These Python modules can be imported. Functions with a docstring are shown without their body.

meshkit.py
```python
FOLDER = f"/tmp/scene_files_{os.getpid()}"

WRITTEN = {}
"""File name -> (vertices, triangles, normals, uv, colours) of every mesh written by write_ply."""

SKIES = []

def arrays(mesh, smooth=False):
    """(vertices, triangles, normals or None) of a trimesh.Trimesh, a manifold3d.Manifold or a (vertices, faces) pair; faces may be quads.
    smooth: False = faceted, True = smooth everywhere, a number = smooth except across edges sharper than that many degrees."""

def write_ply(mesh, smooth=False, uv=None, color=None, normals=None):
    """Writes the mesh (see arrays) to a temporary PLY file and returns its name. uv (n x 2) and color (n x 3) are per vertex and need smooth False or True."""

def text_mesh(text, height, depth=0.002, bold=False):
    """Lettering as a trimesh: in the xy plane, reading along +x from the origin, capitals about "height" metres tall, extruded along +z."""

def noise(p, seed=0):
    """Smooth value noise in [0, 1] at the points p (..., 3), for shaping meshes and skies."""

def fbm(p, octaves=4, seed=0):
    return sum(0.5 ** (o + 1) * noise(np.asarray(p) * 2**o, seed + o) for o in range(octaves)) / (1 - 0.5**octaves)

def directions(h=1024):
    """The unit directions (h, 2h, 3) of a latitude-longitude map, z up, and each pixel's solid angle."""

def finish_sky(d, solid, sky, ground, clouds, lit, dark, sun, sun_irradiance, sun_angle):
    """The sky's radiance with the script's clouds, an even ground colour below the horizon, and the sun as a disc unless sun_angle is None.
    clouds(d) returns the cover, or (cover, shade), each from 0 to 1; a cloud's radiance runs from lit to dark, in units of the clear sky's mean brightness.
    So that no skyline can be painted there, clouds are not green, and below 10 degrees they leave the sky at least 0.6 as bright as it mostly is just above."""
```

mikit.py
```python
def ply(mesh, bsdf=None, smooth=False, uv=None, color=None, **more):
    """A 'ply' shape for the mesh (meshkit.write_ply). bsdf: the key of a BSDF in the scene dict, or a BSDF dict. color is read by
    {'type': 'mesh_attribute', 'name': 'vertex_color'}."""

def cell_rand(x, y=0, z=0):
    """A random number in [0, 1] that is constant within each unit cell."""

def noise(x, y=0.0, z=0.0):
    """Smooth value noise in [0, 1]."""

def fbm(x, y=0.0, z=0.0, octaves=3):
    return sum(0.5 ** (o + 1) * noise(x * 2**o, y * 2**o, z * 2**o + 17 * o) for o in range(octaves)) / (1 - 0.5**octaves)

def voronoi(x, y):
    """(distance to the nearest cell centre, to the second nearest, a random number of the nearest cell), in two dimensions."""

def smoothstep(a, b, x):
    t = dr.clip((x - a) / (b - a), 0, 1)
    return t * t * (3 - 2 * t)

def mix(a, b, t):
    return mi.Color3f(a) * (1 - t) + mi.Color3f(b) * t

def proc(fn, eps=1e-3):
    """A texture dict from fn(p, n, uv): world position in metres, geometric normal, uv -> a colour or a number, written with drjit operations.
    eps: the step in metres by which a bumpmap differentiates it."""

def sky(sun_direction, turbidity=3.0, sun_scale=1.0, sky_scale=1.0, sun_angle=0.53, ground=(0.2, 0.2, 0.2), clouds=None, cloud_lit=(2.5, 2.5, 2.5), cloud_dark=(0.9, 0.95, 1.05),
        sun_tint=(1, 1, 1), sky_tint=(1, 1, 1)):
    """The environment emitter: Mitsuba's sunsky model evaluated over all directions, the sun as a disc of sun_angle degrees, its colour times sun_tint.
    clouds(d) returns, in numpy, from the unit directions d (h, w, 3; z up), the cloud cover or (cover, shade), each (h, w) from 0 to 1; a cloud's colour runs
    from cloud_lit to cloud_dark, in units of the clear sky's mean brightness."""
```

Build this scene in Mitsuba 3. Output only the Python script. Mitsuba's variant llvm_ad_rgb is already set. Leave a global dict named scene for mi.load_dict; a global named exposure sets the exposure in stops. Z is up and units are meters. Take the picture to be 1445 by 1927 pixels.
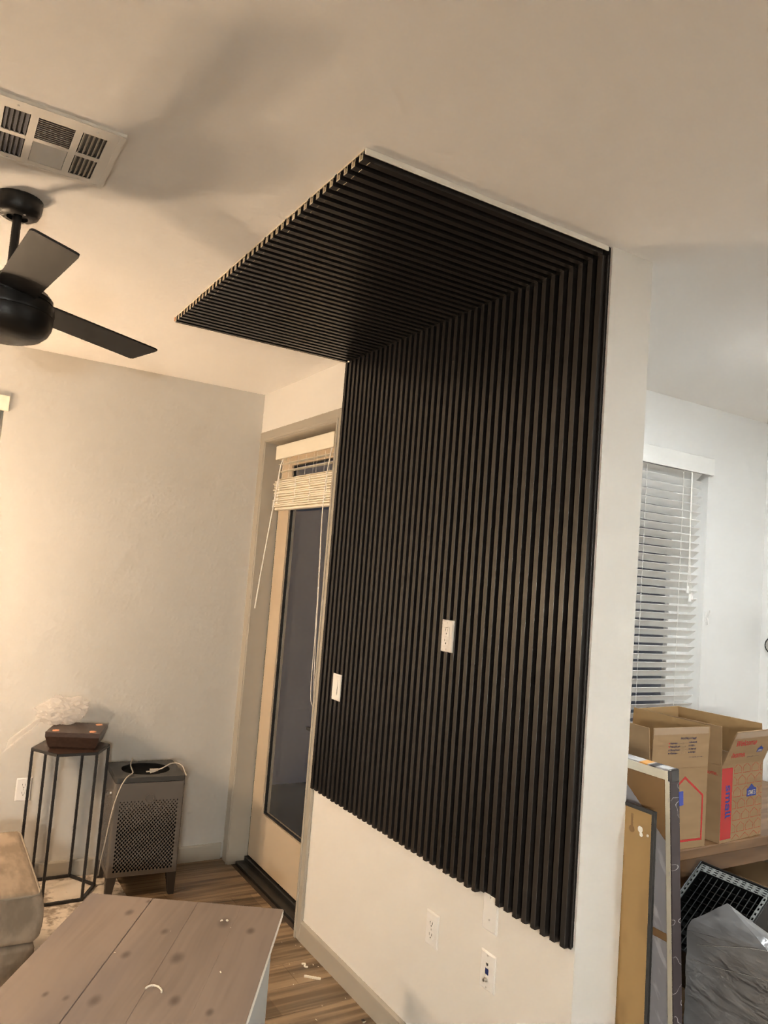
import math, random
import numpy as np, trimesh, shapely.geometry as sg, shapely.affinity as sa, shapely.ops as so
import manifold3d as m3
import mitsuba as mi, drjit as dr
import mikit, meshkit
from mikit import noise, fbm, smoothstep, mix, cell_rand, voronoi
random.seed(7)
rng = np.random.default_rng(7)
T = mi.ScalarTransform4f
scene, labels = {}, {}

# ---------------------------------------------------------------- camera, light, exposure
exposure = 0.40
H = 2.74
CAM = (4.374290887, -1.690224065, 1.690003973)
from scipy.spatial.transform import Rotation as _R
_M = _R.from_rotvec([1.3034598851, 0.8107246599, -0.7693947322]).as_matrix()
_f = 1446.135
scene['camera'] = {'type': 'perspective', 'fov': math.degrees(2 * math.atan(722.5 / _f)), 'fov_axis': 'x',
    'near_clip': 0.05, 'far_clip': 100.0,
    'to_world': T().look_at(origin=list(CAM), target=list(np.array(CAM) + _M[2]), up=list(-_M[1]))}
scene['night_sky'] = {'type': 'constant', 'radiance': {'type': 'rgb', 'value': [0.018, 0.020, 0.027]}}
LAMP_R = 0.065
LAMP_BULBS = [((0.58, -2.38, 1.54), [375.0, 268.0, 172.0]), ((0.80, -2.12, 1.54), [205.0, 146.0, 94.0])]  # lamp out of view, placed so the fan shadow falls across the ceiling
DINING_LIGHT, DINING_RAD = (2.655, 1.205), [188.0, 202.0, 208.0]  # out of view past the right edge, lights the dining side
UNSEEN_LIGHTS = [(4.45, 0.55), (5.4, -1.7)]  # unseen ceiling lights, placed to light the partition end and open room
UNSEEN_RAD = [[300.0, 326.0, 334.0], [150.0, 150.0, 144.0]]
FILL_LAMP, FILL_LAMP_R, FILL_LAMP_RAD = (5.75, -2.35, 1.72), 0.20, [355.0, 350.0, 318.0]  # fill lamp added to brighten the shaded left wall and low wall

# ---------------------------------------------------------------- materials
def rgb(*c): return {'type': 'rgb', 'value': list(c)}
def srgb(r, g, b):
    f = lambda v: (v / 255 / 12.92) if v / 255 <= 0.04045 else ((v / 255 + 0.055) / 1.055) ** 2.4
    return [f(r), f(g), f(b)]
def mat(name, color, rough=0.6, spec=0.5, metallic=0.0, bump=None, bscale=1.0, **k):
    c = mikit.proc(color) if callable(color) else rgb(*color)
    b = {'type': 'principled', 'base_color': c, 'roughness': rough, 'specular': spec, 'metallic': metallic, **k}
    if bump is not None:
        b = {'type': 'bumpmap', 'tex': mikit.proc(bump, eps=0.0008), 'scale': bscale, 'bsdf': b}
    scene[name] = {'type': 'twosided', 'bsdf': b}
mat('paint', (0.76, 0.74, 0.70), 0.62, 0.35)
mat('unseen_wall_dark', (0.22, 0.21, 0.20), 0.6, 0.3)  # for the unseen walls, darkened to cut bounce light
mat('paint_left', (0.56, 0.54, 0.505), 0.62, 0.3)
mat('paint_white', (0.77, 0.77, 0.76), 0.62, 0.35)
mat('ceiling_paint', (0.76, 0.74, 0.71), 0.8, 0.25)
mat('trim_paint', srgb(164, 157, 145), 0.45, 0.4)
mat('white_trim', (0.82, 0.81, 0.78), 0.4)
mat('plate_white', (0.83, 0.82, 0.80), 0.3)
mat('slot_dark', (0.03, 0.028, 0.026), 0.6)
mat('metal_screw', (0.6, 0.58, 0.55), 0.3, metallic=1.0)
mat('blue_jack', (0.01, 0.02, 0.09), 0.3)
def slat_c(p, n, uv):
    g = fbm(p.x * 900, p.y * 900, p.z * 14, 2) * 0.5 + noise(p.x * 24.5, p.y * 3, 1.0) * 0.5
    return mix((0.0055, 0.0049, 0.0047), (0.0155, 0.0130, 0.0120), g)
mat('slat_black', slat_c, 0.34, 0.36)
mat('slat_back', (0.004, 0.004, 0.004), 0.8, 0.2)
mat('cut_pvc', (0.72, 0.63, 0.48), 0.7)
mat('raw_white', (0.85, 0.82, 0.75), 0.6)
mat('fan_black', (0.006, 0.0055, 0.005), 0.38, 0.28)
mat('blade_black', (0.006, 0.0055, 0.0055), 0.5, 0.32)
mat('vent_white', (0.72, 0.69, 0.64), 0.4)
mat('duct_shade_dark', (0.05, 0.048, 0.046), 0.8)
mat('damper_grey', (0.22, 0.22, 0.24), 0.5, metallic=0.6)
def floor_c(p, n, uv):
    s = fbm(p.x * 42, p.y * 2.1, 3.0, 4)
    row = dr.floor(p.x / 0.178)
    t = cell_rand(row, dr.floor((p.y + cell_rand(row, 3) * 1.2) / 1.22), 5)
    d = smoothstep(0.52, 0.72, fbm(p.x * 16 + 7, p.y * 1.3, 9.0, 3))
    c = mix((0.125, 0.082, 0.048), (0.285, 0.20, 0.122), smoothstep(0.25, 0.75, s))
    return c * (0.75 + 0.4 * t) * (1 - 0.5 * d)
mat('floor_wood', floor_c, 0.42, 0.45)
mat('floor_under', (0.05, 0.035, 0.025), 0.8)
mat('threshold_black', (0.012, 0.011, 0.010), 0.45)
mat('door_paint', srgb(200, 182, 158), 0.42, 0.45)
scene['glass'] = {'type': 'thindielectric', 'int_ior': 1.55}
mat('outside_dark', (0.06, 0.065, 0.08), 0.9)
mat('blind_cream', (0.84, 0.79, 0.66), 0.45)
mat('blind_white', (0.82, 0.82, 0.80), 0.4)
mat('cord_white', (0.85, 0.84, 0.80), 0.6)
mat('vinyl_white', (0.80, 0.80, 0.79), 0.4)
mat('black_metal', (0.010, 0.009, 0.009), 0.4)
def tray_c(p, n, uv): return mix((0.022, 0.011, 0.008), (0.040, 0.021, 0.014), fbm(p.x * 12, p.y * 90, p.z * 90, 3))
mat('tray_wood', tray_c, 0.38)
mat('copper_pad', (0.55, 0.24, 0.12), 0.5)
mat('purifier_body', (0.095, 0.081, 0.070), 0.42, 0.5)
mat('purifier_lid', (0.030, 0.028, 0.025), 0.5)
mat('purifier_inside', (0.006, 0.006, 0.006), 0.9, 0.1)
mat('purifier_leg', (0.028, 0.023, 0.020), 0.5)
mat('emblem_grey', (0.085, 0.073, 0.063), 0.35)
mat('cord_grey', (0.46, 0.41, 0.35), 0.5)
def velvet_c(p, n, uv):
    a = fbm(p.x * 9, p.y * 26, p.z * 12, 4)
    return mix((0.16, 0.122, 0.088), (0.25, 0.195, 0.145), smoothstep(0.3, 0.7, a))
mat('velvet', velvet_c, 0.85, 0.2, sheen=0.8, sheen_tint=0.6)
mat('piping', (0.20, 0.165, 0.125), 0.8)
def rug_c(p, n, uv):
    a = fbm(p.x * 7 + 3, p.y * 7, 2.0, 4); b = fbm(p.x * 60, p.y * 60, 1.0, 3)
    return mix((0.62, 0.54, 0.45), (0.25, 0.20, 0.155), smoothstep(0.50, 0.68, a * 0.72 + b * 0.28))
def rug_b(p, n, uv): return fbm(p.x * 160, p.y * 160, p.z * 160, 2) * 0.006
mat('rug_pile', rug_c, 0.95, 0.1, bump=rug_b)
# coffee table: local axes (a along, b across) from its far left corner
TA = np.array([0.8506, -0.5258]); TB = np.array([0.5258, 0.8506]); T0 = np.array([1.343, -1.018])
KNOTS = [(1.553, -.926, 1.), (1.486, -.842, .7), (1.736, -.851, .9), (1.845, -1.003, 1.), (1.923, -.863, 1.5), (1.745, -.647, 1.5), (1.835, -.583, 1.), (2.154, -.936, 1.1), (2.248, -.864, .8), (2.07, -1.138, 1.2), (2.027, -1.207, .6), (1.986, -1.255, .6)]
def coffee_c(p, n, uv):
    a = (p.x - T0[0]) * TA[0] + (p.y - T0[1]) * TA[1]; b = (p.x - T0[0]) * TB[0] + (p.y - T0[1]) * TB[1]
    w = fbm(a * 2.2, b * 5, 4.0, 2) * 0.08
    g = fbm(a * 3.5, (b + w) * 70, 1.0, 3)
    big = fbm(a * 1.7 + 5, b * 4.5, 8.0, 3)
    c = mix((0.195, 0.150, 0.122), (0.262, 0.203, 0.165), smoothstep(0.25, 0.75, g * 0.25 + big * 0.75))
    c = mix(c, (0.185, 0.15, 0.14), smoothstep(0.45, 0.75, fbm(a * 1.2 + 2, b * 5 + 4, 3.0, 2)) * 0.7)
    for x, y, s in KNOTS:
        ka = (x - T0[0]) * TA[0] + (y - T0[1]) * TA[1]; kb = (x - T0[0]) * TB[0] + (y - T0[1]) * TB[1]
        r = dr.sqrt(dr.square((a - ka) / (0.021 * s)) + dr.square((b - kb) / (0.012 * s)))
        c = mix(c, (0.10, 0.072, 0.06), (1 - smoothstep(0.2, 1.7, r)) * 0.8)
    return c
mat('coffee_wood', coffee_c, 0.5, 0.4)
mat('coffee_base', (0.40, 0.43, 0.44), 0.5)
mat('chip_white', (0.86, 0.80, 0.68), 0.6)
def mdf_c(p, n, uv):
    a = smoothstep(0.45, 0.8, fbm(p.x * 9, 0.5, p.z * 5, 3))
    return mix((0.30, 0.185, 0.075), (0.21, 0.125, 0.052), a)
mat('mdf_back', mdf_c, 0.6, 0.3)
mat('frame_black', (0.012, 0.012, 0.012), 0.4)
def lining_c(p, n, uv):
    w = smoothstep(0.58, 0.70, fbm(p.x * 30 + p.z * 14, p.y * 5, p.z * 9, 4))
    return mix((0.42, 0.42, 0.46), (0.62, 0.62, 0.66), w)
mat('grey_lining', lining_c, 0.3)
mat('card_brown', (0.20, 0.115, 0.052), 0.7, 0.2)
mat('stretcher', (0.74, 0.70, 0.58), 0.6)
def canvas_c(p, n, uv):
    d = dr.abs(fbm(p.x * 5 + 1, p.y * 14, p.z * 13, 3) - 0.5)
    return mix((0.46, 0.45, 0.47), (0.045, 0.036, 0.040), smoothstep(0.001, 0.007, d))
mat('canvas_dark', canvas_c, 0.5)
def canvas_top_c(p, n, uv):
    a = fbm(p.x * 22, p.y * 60, 2.0, 3)
    c = mix((0.50, 0.50, 0.50), (0.25, 0.24, 0.25), smoothstep(0.4, 0.65, a))
    o = smoothstep(2.755, 2.762, p.x) * (1 - smoothstep(2.785, 2.792, p.x))
    c = mix(c, (0.62, 0.30, 0.07), o)
    return mix(c, (0.04, 0.035, 0.04), smoothstep(2.79, 2.80, p.x) * (1 - smoothstep(2.815, 2.825, p.x)))
mat('canvas_top', canvas_top_c, 0.45)
mat('tape_blue', (0.03, 0.05, 0.28), 0.4)
def card_c(p, n, uv): return mix((0.27, 0.175, 0.095), (0.33, 0.22, 0.125), fbm(p.x * 8, p.y * 8, p.z * 30, 3))
mat('cardboard', card_c, 0.75, 0.2)
mat('cardboard_in', (0.36, 0.23, 0.11), 0.8, 0.2)
mat('print_red', (0.42, 0.03, 0.028), 0.6)
mat('print_brick', (0.36, 0.075, 0.035), 0.6)
mat('print_blue', (0.025, 0.04, 0.22), 0.6)
mat('print_navy', (0.03, 0.022, 0.06), 0.6)
mat('print_white', (0.62, 0.55, 0.45), 0.6)
mat('tape_clear', (0.36, 0.25, 0.16), 0.2, 0.6)
def bench_c(p, n, uv): return mix((0.10, 0.05, 0.022), (0.22, 0.12, 0.055), fbm(p.x * 40, p.y * 4, p.z * 20, 3))
mat('bench_wood', bench_c, 0.45)
mat('crate_black', (0.008, 0.009, 0.0095), 0.3, 0.5)
mat('crate_rim_lit', (0.20, 0.22, 0.22), 0.22, 0.7)  # black crate plastic made paler, the light on the rims put into its colour
mat('crate_bar_lit', (0.055, 0.06, 0.06), 0.35, 0.5)  # same plastic, paler where the bars catch light
mat('toy_blue', (0.02, 0.08, 0.6), 0.4)
def film_glint_c(p, n, uv): return mix((0.02, 0.018, 0.02), (0.5, 0.5, 0.52), smoothstep(0.60, 0.66, fbm(p.x * 90, p.y * 60, p.z * 70, 2)))
mat('film_dark_glints', film_glint_c, 0.12, 0.8)  # pale specks in the colour are painted glints on dark film
def wrap_c(p, n, uv):
    a = fbm(p.x * 7, p.y * 7, p.z * 8, 4)
    return mix((0.085, 0.085, 0.088), (0.15, 0.153, 0.16), smoothstep(0.35, 0.75, a))
def wrap_b(p, n, uv):
    return fbm(p.x * 16 + fbm(p.x * 9, p.y * 9, p.z * 9, 2) * 3, p.y * 16, p.z * 42, 4) * 0.016 * (0.25 + smoothstep(0.50, 0.56, p.z) * (1 - smoothstep(0.66, 0.72, p.z)))
mat('wrap_film', wrap_c, 0.16, 0.8, bump=wrap_b, clearcoat=0.8, clearcoat_gloss=0.9)
scene['bag_film'] = {'type': 'blendbsdf', 'weight': 0.40, 'a': {'type': 'thindielectric', 'int_ior': 1.4},
    'b': {'type': 'principledthin', 'base_color': rgb(0.93, 0.90, 0.87), 'roughness': 0.3, 'diff_trans': 1.0, 'spec_trans': 0.0}}
mat('wrap_crease_glint', (0.24, 0.235, 0.225), 0.2, 0.7)  # film in a paler tone that stands in for light along the creases
mat('grey_disc', (0.35, 0.34, 0.31), 0.4)
mat('lamp_metal', (0.25, 0.2, 0.13), 0.3, metallic=1.0)

# ---------------------------------------------------------------- helpers
def put(key, mesh, m, smooth=False, **more):
    k, i = key, 0
    while k in scene:
        i += 1; k = f'{key}_{i:03d}'
    scene[k] = mikit.ply(mesh, m, smooth, **more)
    return k
def alike(key, shape):
    k, i = key, 0
    while k in scene:
        i += 1; k = f'{key}_{i:03d}'
    scene[k] = shape
    return k
def tag(key, label=None, cat=None, group=None, kind=None):
    labels[key] = {a: b for a, b in dict(label=label, category=cat, group=group, kind=kind).items() if b}
def box(x0, x1, y0, y1, z0, z1, bev=0.0):
    lo, hi = np.minimum([x0, y0, z0], [x1, y1, z1]), np.maximum([x0, y0, z0], [x1, y1, z1])
    if bev <= 0:
        m = trimesh.creation.box(extents=hi - lo); m.apply_translation((lo + hi) / 2); return m
    c, h = (lo + hi) / 2, (hi - lo) / 2
    bev = min(bev, h.min() * 0.9)
    pts = []
    for s in np.array(np.meshgrid([-1, 1], [-1, 1], [-1, 1])).T.reshape(-1, 3):
        for k in range(3):
            q = s * (h - bev); q[k] = s[k] * h[k]; pts.append(c + q)
    return trimesh.convex.convex_hull(np.array(pts))
def cat(*ms): return trimesh.util.concatenate(list(ms))
def rbox(sx, sy, sz, r, sub=3):
    """rounded box centred at the origin (hull of spheres)"""
    s = trimesh.creation.icosphere(subdivisions=sub, radius=r).vertices
    pts = np.vstack([s + np.array(d) * (np.array([sx, sy, sz]) / 2 - r) for d in np.array(np.meshgrid([-1, 1], [-1, 1], [-1, 1])).T.reshape(-1, 3)])
    return trimesh.convex.convex_hull(pts)
def tube(pts, r, sides=8):
    p = np.asarray(pts, float); rr = np.broadcast_to(r, (len(p),))
    t = np.gradient(p, axis=0); t /= np.linalg.norm(t, axis=1, keepdims=True) + 1e-12
    ref = np.array([0, 0, 1.0]) if abs(t[0][2]) < 0.9 else np.array([1.0, 0, 0])
    a = np.cross(t[0], ref); a /= np.linalg.norm(a); A = []
    for k in range(len(p)):
        a = a - t[k] * np.dot(a, t[k]); a /= np.linalg.norm(a); A.append(a)
    A = np.array(A); B = np.cross(t, A); an = np.arange(sides) * 2 * np.pi / sides
    v = p[:, None] + rr[:, None, None] * (np.cos(an)[None, :, None] * A[:, None] + np.sin(an)[None, :, None] * B[:, None])
    v = v.reshape(-1, 3); F = []
    for i in range(len(p) - 1):
        for j in range(sides):
            q = (i * sides + j, i * sides + (j + 1) % sides, (i + 1) * sides + (j + 1) % sides, (i + 1) * sides + j)
            F += [(q[0], q[1], q[2]), (q[0], q[2], q[3])]
    n = len(v); v = np.vstack([v, p[0], p[-1]])
    for j in range(sides):
        F.append((n, (j + 1) % sides, j)); o = (len(p) - 1) * sides; F.append((n + 1, o + j, o + (j + 1) % sides))
    return trimesh.Trimesh(v, F, process=False)
def bar(p, q, w, w2=None):
    """square bar from p to q"""
    p, q = np.asarray(p, float), np.asarray(q, float); t = (q - p) / np.linalg.norm(q - p)
    ref = np.array([0, 0, 1.0]) if abs(t[2]) < 0.9 else np.array([1.0, 0, 0])
    a = np.cross(t, ref); a /= np.linalg.norm(a); b = np.cross(t, a); w2 = w if w2 is None else w2
    pts = [o + sa_ * a * s / 2 + sb * b * s / 2 for o, s in ((p, w), (q, w2)) for sa_ in (-1, 1) for sb in (-1, 1)]
    return trimesh.convex.convex_hull(np.array(pts))
def spline(pts, n=40):
    from scipy.interpolate import CubicSpline
    p = np.asarray(pts, float); d = np.r_[0, np.cumsum(np.linalg.norm(np.diff(p, axis=0), axis=1))]
    return CubicSpline(d, p)(np.linspace(0, d[-1], n))
def lathe(prof, c=(0, 0, 0), n=48):
    m = trimesh.creation.revolve(np.array(prof, float), sections=n); m.apply_translation(c); return m
def extr(poly, h): 
    gs = getattr(poly, 'geoms', [poly])
    return cat(*[trimesh.creation.extrude_polygon(g, h, engine='earcut') for g in gs])
def axes(m, o, ex, ey, ez):
    """maps mesh coordinates (x,y,z) to o + x ex + y ey + z ez"""
    A = np.eye(4); A[:3, 0], A[:3, 1], A[:3, 2], A[:3, 3] = ex, ey, ez, o
    m = m.copy(); m.apply_transform(A)
    if np.linalg.det(A[:3, :3]) < 0: pass
    return m
def rect(x0, y0, x1, y1): return sg.box(min(x0, x1), min(y0, y1), max(x0, x1), max(y0, y1))
def structure(key, label=None): tag(key, label, None, None, 'structure')

# ---------------------------------------------------------------- the room
XE, TW = 2.761, 0.178                  # end and thickness of the partition
DX0, DX1, DZ = 0.115, 1.03, 2.43        # door opening
XW = 1.734                              # dining window wall
put('ceiling', box(-0.15, 7.6, -4.7, 2.55, H, H + 0.15), 'ceiling_paint'); structure('ceiling')
put('floor', box(-0.15, 7.6, -4.7, 2.55, -0.12, -0.006), 'floor_under'); structure('floor')
for i in range(int(7.5 / 0.178) + 1):
    x0 = i * 0.178; off = -4.7 - ((i * 0.7548) % 1.0) * 1.22; y = off
    while y < 2.5:
        ya, yb = max(y, -4.7), min(y + 1.22, 2.5 if x0 > XW - 0.2 else 0.01)
        if yb - ya > 0.02: put('floor__plank', box(x0, min(x0 + 0.1768, 7.5), ya, yb - 0.0012, -0.006, 0.0, 0.0006), 'floor_wood')
        y += 1.22
W = sg.box(0, 0, XE, H).difference(sg.box(DX0 - 0.02, -1, DX1 + 0.02, DZ + 0.02))
put('wall_back', axes(extr(W, TW), (0, TW, 0), (1, 0, 0), (0, 0, 1), (0, -1, 0)), 'paint'); structure('wall_back')
LW0, LW1, LWZ0, LWZ1 = -2.62, -1.405, 0.95, 2.40
W = sg.box(-4.6, 0, TW, H).difference(sg.box(LW0, LWZ0, LW1, LWZ1))
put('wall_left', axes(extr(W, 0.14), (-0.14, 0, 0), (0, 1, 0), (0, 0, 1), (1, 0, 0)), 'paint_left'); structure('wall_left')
DW0, DW1, DWZ0, DWZ1 = 0.93, 1.885, 0.98, 2.40
W = sg.box(TW, 0, 2.4, H).difference(sg.box(DW0, DWZ0, DW1, DWZ1))
put('wall_dining', axes(extr(W, 0.14), (XW - 0.14, 0, 0), (0, 1, 0), (0, 0, 1), (1, 0, 0)), 'paint_white'); structure('wall_dining')
put('wall_far', box(XW - 0.14, 7.5, 2.4, 2.54, 0, H), 'paint_white'); structure('wall_far')
put('unseen_wall_right', box(7.5, 7.6, -4.7, 2.54, 0, H), 'unseen_wall_dark'); structure('unseen_wall_right')  # unseen walls close the room; dark so little light bounces back
put('unseen_wall_front', box(-0.14, 7.5, -4.72, -4.6, 0, H), 'unseen_wall_dark'); structure('unseen_wall_front')
put('baseboard_back', axes(extr(sg.Polygon([(0, 0), (0.014, 0), (0.014, 0.080), (0.008, 0.088), (0, 0.088)]), XE - 1.078), (1.078, 0, 0), (0, -1, 0), (0, 0, 1), (1, 0, 0)), 'trim_paint'); structure('baseboard_back')
put('baseboard_left', axes(extr(sg.Polygon([(0, 0), (0.014, 0), (0.014, 0.080), (0.010, 0.088), (0, 0.088)]), 4.58), (0, -4.6, 0), (1, 0, 0), (0, 0, 1), (0, 1, 0)), 'trim_paint'); structure('baseboard_left')
def plaster(key, o, ex, ey, en, w, h, m, cell=.005, amp=.00095):
    """sprayed orange-peel relief on the part of a painted surface that is seen"""
    nx, ny = int(w / cell) + 1, int(h / cell) + 1
    u, v = np.meshgrid(np.linspace(0, w, nx), np.linspace(0, h, ny), indexing='ij')
    q = np.stack([u / .0125, v / .0125, u * 0], -1)
    d = meshkit.noise(q, 3) * .65 + meshkit.noise(q * 1.9 + 5, 8) * .35
    d = np.clip((d - .38) / .40, 0, 1); d = d * d * (3 - 2 * d)
    edge = np.minimum(np.minimum(u, w - u), np.minimum(v, h - v))
    d = d * amp * np.clip(edge / .02, 0, 1) + .0002
    p = np.array(o) + u[..., None] * np.array(ex) + v[..., None] * np.array(ey) + d[..., None] * np.array(en)
    i, j = np.meshgrid(np.arange(nx - 1), np.arange(ny - 1), indexing='ij'); k = (i * ny + j).ravel()
    f = np.vstack([np.c_[k, k + ny, k + ny + 1], np.c_[k, k + ny + 1, k + 1]])
    if np.dot(np.cross(ex, ey), en) < 0: f = f[:, ::-1]
    put(key, trimesh.Trimesh(p.reshape(-1, 3), f, process=False), m, True)
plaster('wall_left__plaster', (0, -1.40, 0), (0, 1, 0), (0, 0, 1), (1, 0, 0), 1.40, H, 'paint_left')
plaster('ceiling__plaster', (0, -2.35, H), (1, 0, 0), (0, 1, 0), (0, 0, -1), 3.3, 2.35, 'ceiling_paint', .0058)
# balcony outside the glazed door
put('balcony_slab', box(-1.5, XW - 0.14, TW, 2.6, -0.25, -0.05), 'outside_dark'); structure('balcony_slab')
# the glazed door
c = cat(box(0.03, DX0, -0.016, 0, 0, 2.497, .003), box(DX1, 1.088, -0.016, 0, 0, 2.497, .003), box(DX0 - .005, DX1 + .005, -0.016, 0, DZ, 2.497, .003),
        box(DX0 - 0.022, DX0 - 0.006, -0.021, -0.014, 0, DZ + .02, .002), box(DX1 + .006, DX1 + .022, -0.021, -0.014, 0, DZ + .02, .002), box(DX0 - .02, DX1 + .02, -0.021, -0.014, DZ + .006, DZ + .022, .002))
put('door_1__casing', c, 'trim_paint')
put('door_1__jamb', cat(box(DX0 - .02, DX0, -.012, TW, 0, DZ), box(DX1, DX1 + .02, -.012, TW, 0, DZ), box(DX0 - .02, DX1 + .02, -.012, TW, DZ, DZ + .02)), 'trim_paint')
put('door_1__weather_strip', cat(box(DX0, DX0 + .012, 0.104, 0.150, 0.02, DZ), box(DX1 - .010, DX1, 0.104, 0.150, 0.02, DZ), box(DX0, DX1, .104, .15, DZ - .01, DZ)), 'slot_dark')
GX0, GX1, GZ0, GZ1 = 0.280, 0.883, 0.322, 2.295
S = sg.box(DX0 + .014, 0.050, DX1 - .010, DZ - .008).difference(sg.box(GX0, GZ0, GX1, GZ1))
put('door_1__slab', axes(extr(S, 0.045), (0, 0.145, 0), (1, 0, 0), (0, 0, 1), (0, -1, 0)), 'door_paint')
B = sg.box(GX0 - .003, GZ0 - .003, GX1 + .003, GZ1 + .003).difference(sg.box(GX0 + .007, GZ0 + .007, GX1 - .007, GZ1 - .007))
put('door_1__glazing_bead', axes(extr(B, 0.016), (0, 0.126, 0), (1, 0, 0), (0, 0, 1), (0, -1, 0)), 'frame_black')
put('door_1__glass_pane', axes(trimesh.Trimesh([(GX0, GZ0, 0), (GX1, GZ0, 0), (GX1, GZ1, 0), (GX0, GZ1, 0)], [(0, 1, 2), (0, 2, 3)]), (0, 0.124, 0), (1, 0, 0), (0, 0, 1), (0, -1, 0)), 'glass')
put('door_1__threshold', cat(box(DX0, DX1, 0.035, TW, -0.004, 0.016, .003), box(DX0, DX1, 0.085, TW, 0.01, 0.040, .004)), 'threshold_black')
hd = cat(lathe([(0, 0), (.026, 0), (.026, .008), (.01, .012), (.01, .045), (0, .045)], n=24).apply_transform(trimesh.transformations.rotation_matrix(math.pi / 2, [1, 0, 0])).apply_translation((0.955, 0.10, 0.913)), bar((0.955, 0.058, 0.913), (0.845, 0.058, 0.910), .020, .014))
put('door_1__lever_handle', hd, 'black_metal')
tag('door_1', 'taupe exterior door with a tall glass pane left of the black slat wall', None, None, 'structure')

# ---------------------------------------------------------------- black slat panels
PITCH, SX0, NS = 0.0408, 1.0915, 41
BOT = {31: 0.706, 32: 0.712}
P = 'wall_slat_panel'
put(P + '__backing', box(SX0, 2.753, -0.004, 0, 0.694, 2.738), 'slat_back')
prof = sg.Polygon([(0, 0), (.0205, 0), (.0205, .0190), (.0195, .0202), (.001, .0202), (0, .0190)])
for i in range(NS):
    z0 = BOT.get(i, 0.690 + 0.0012 * math.sin(i * 2.1))
    put(P + '__slat', axes(extr(prof, 2.7135 - z0), (SX0 + PITCH * i, -0.004, z0), (1, 0, 0), (0, -1, 0), (0, 0, 1)), 'slat_black')
put(P + '__edge_flange', box(2.7445, 2.753, -0.010, -0.004, 0.690, 2.714, .001), 'slat_black')
tag(P, 'black vertical slat panelling covering most of the partition wall', 'wall panel')
P = 'ceiling_slat_panel'
YF = -0.862
put(P + '__backing', box(SX0, 2.753, YF, -0.004, 2.7365, H), 'slat_back')
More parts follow.
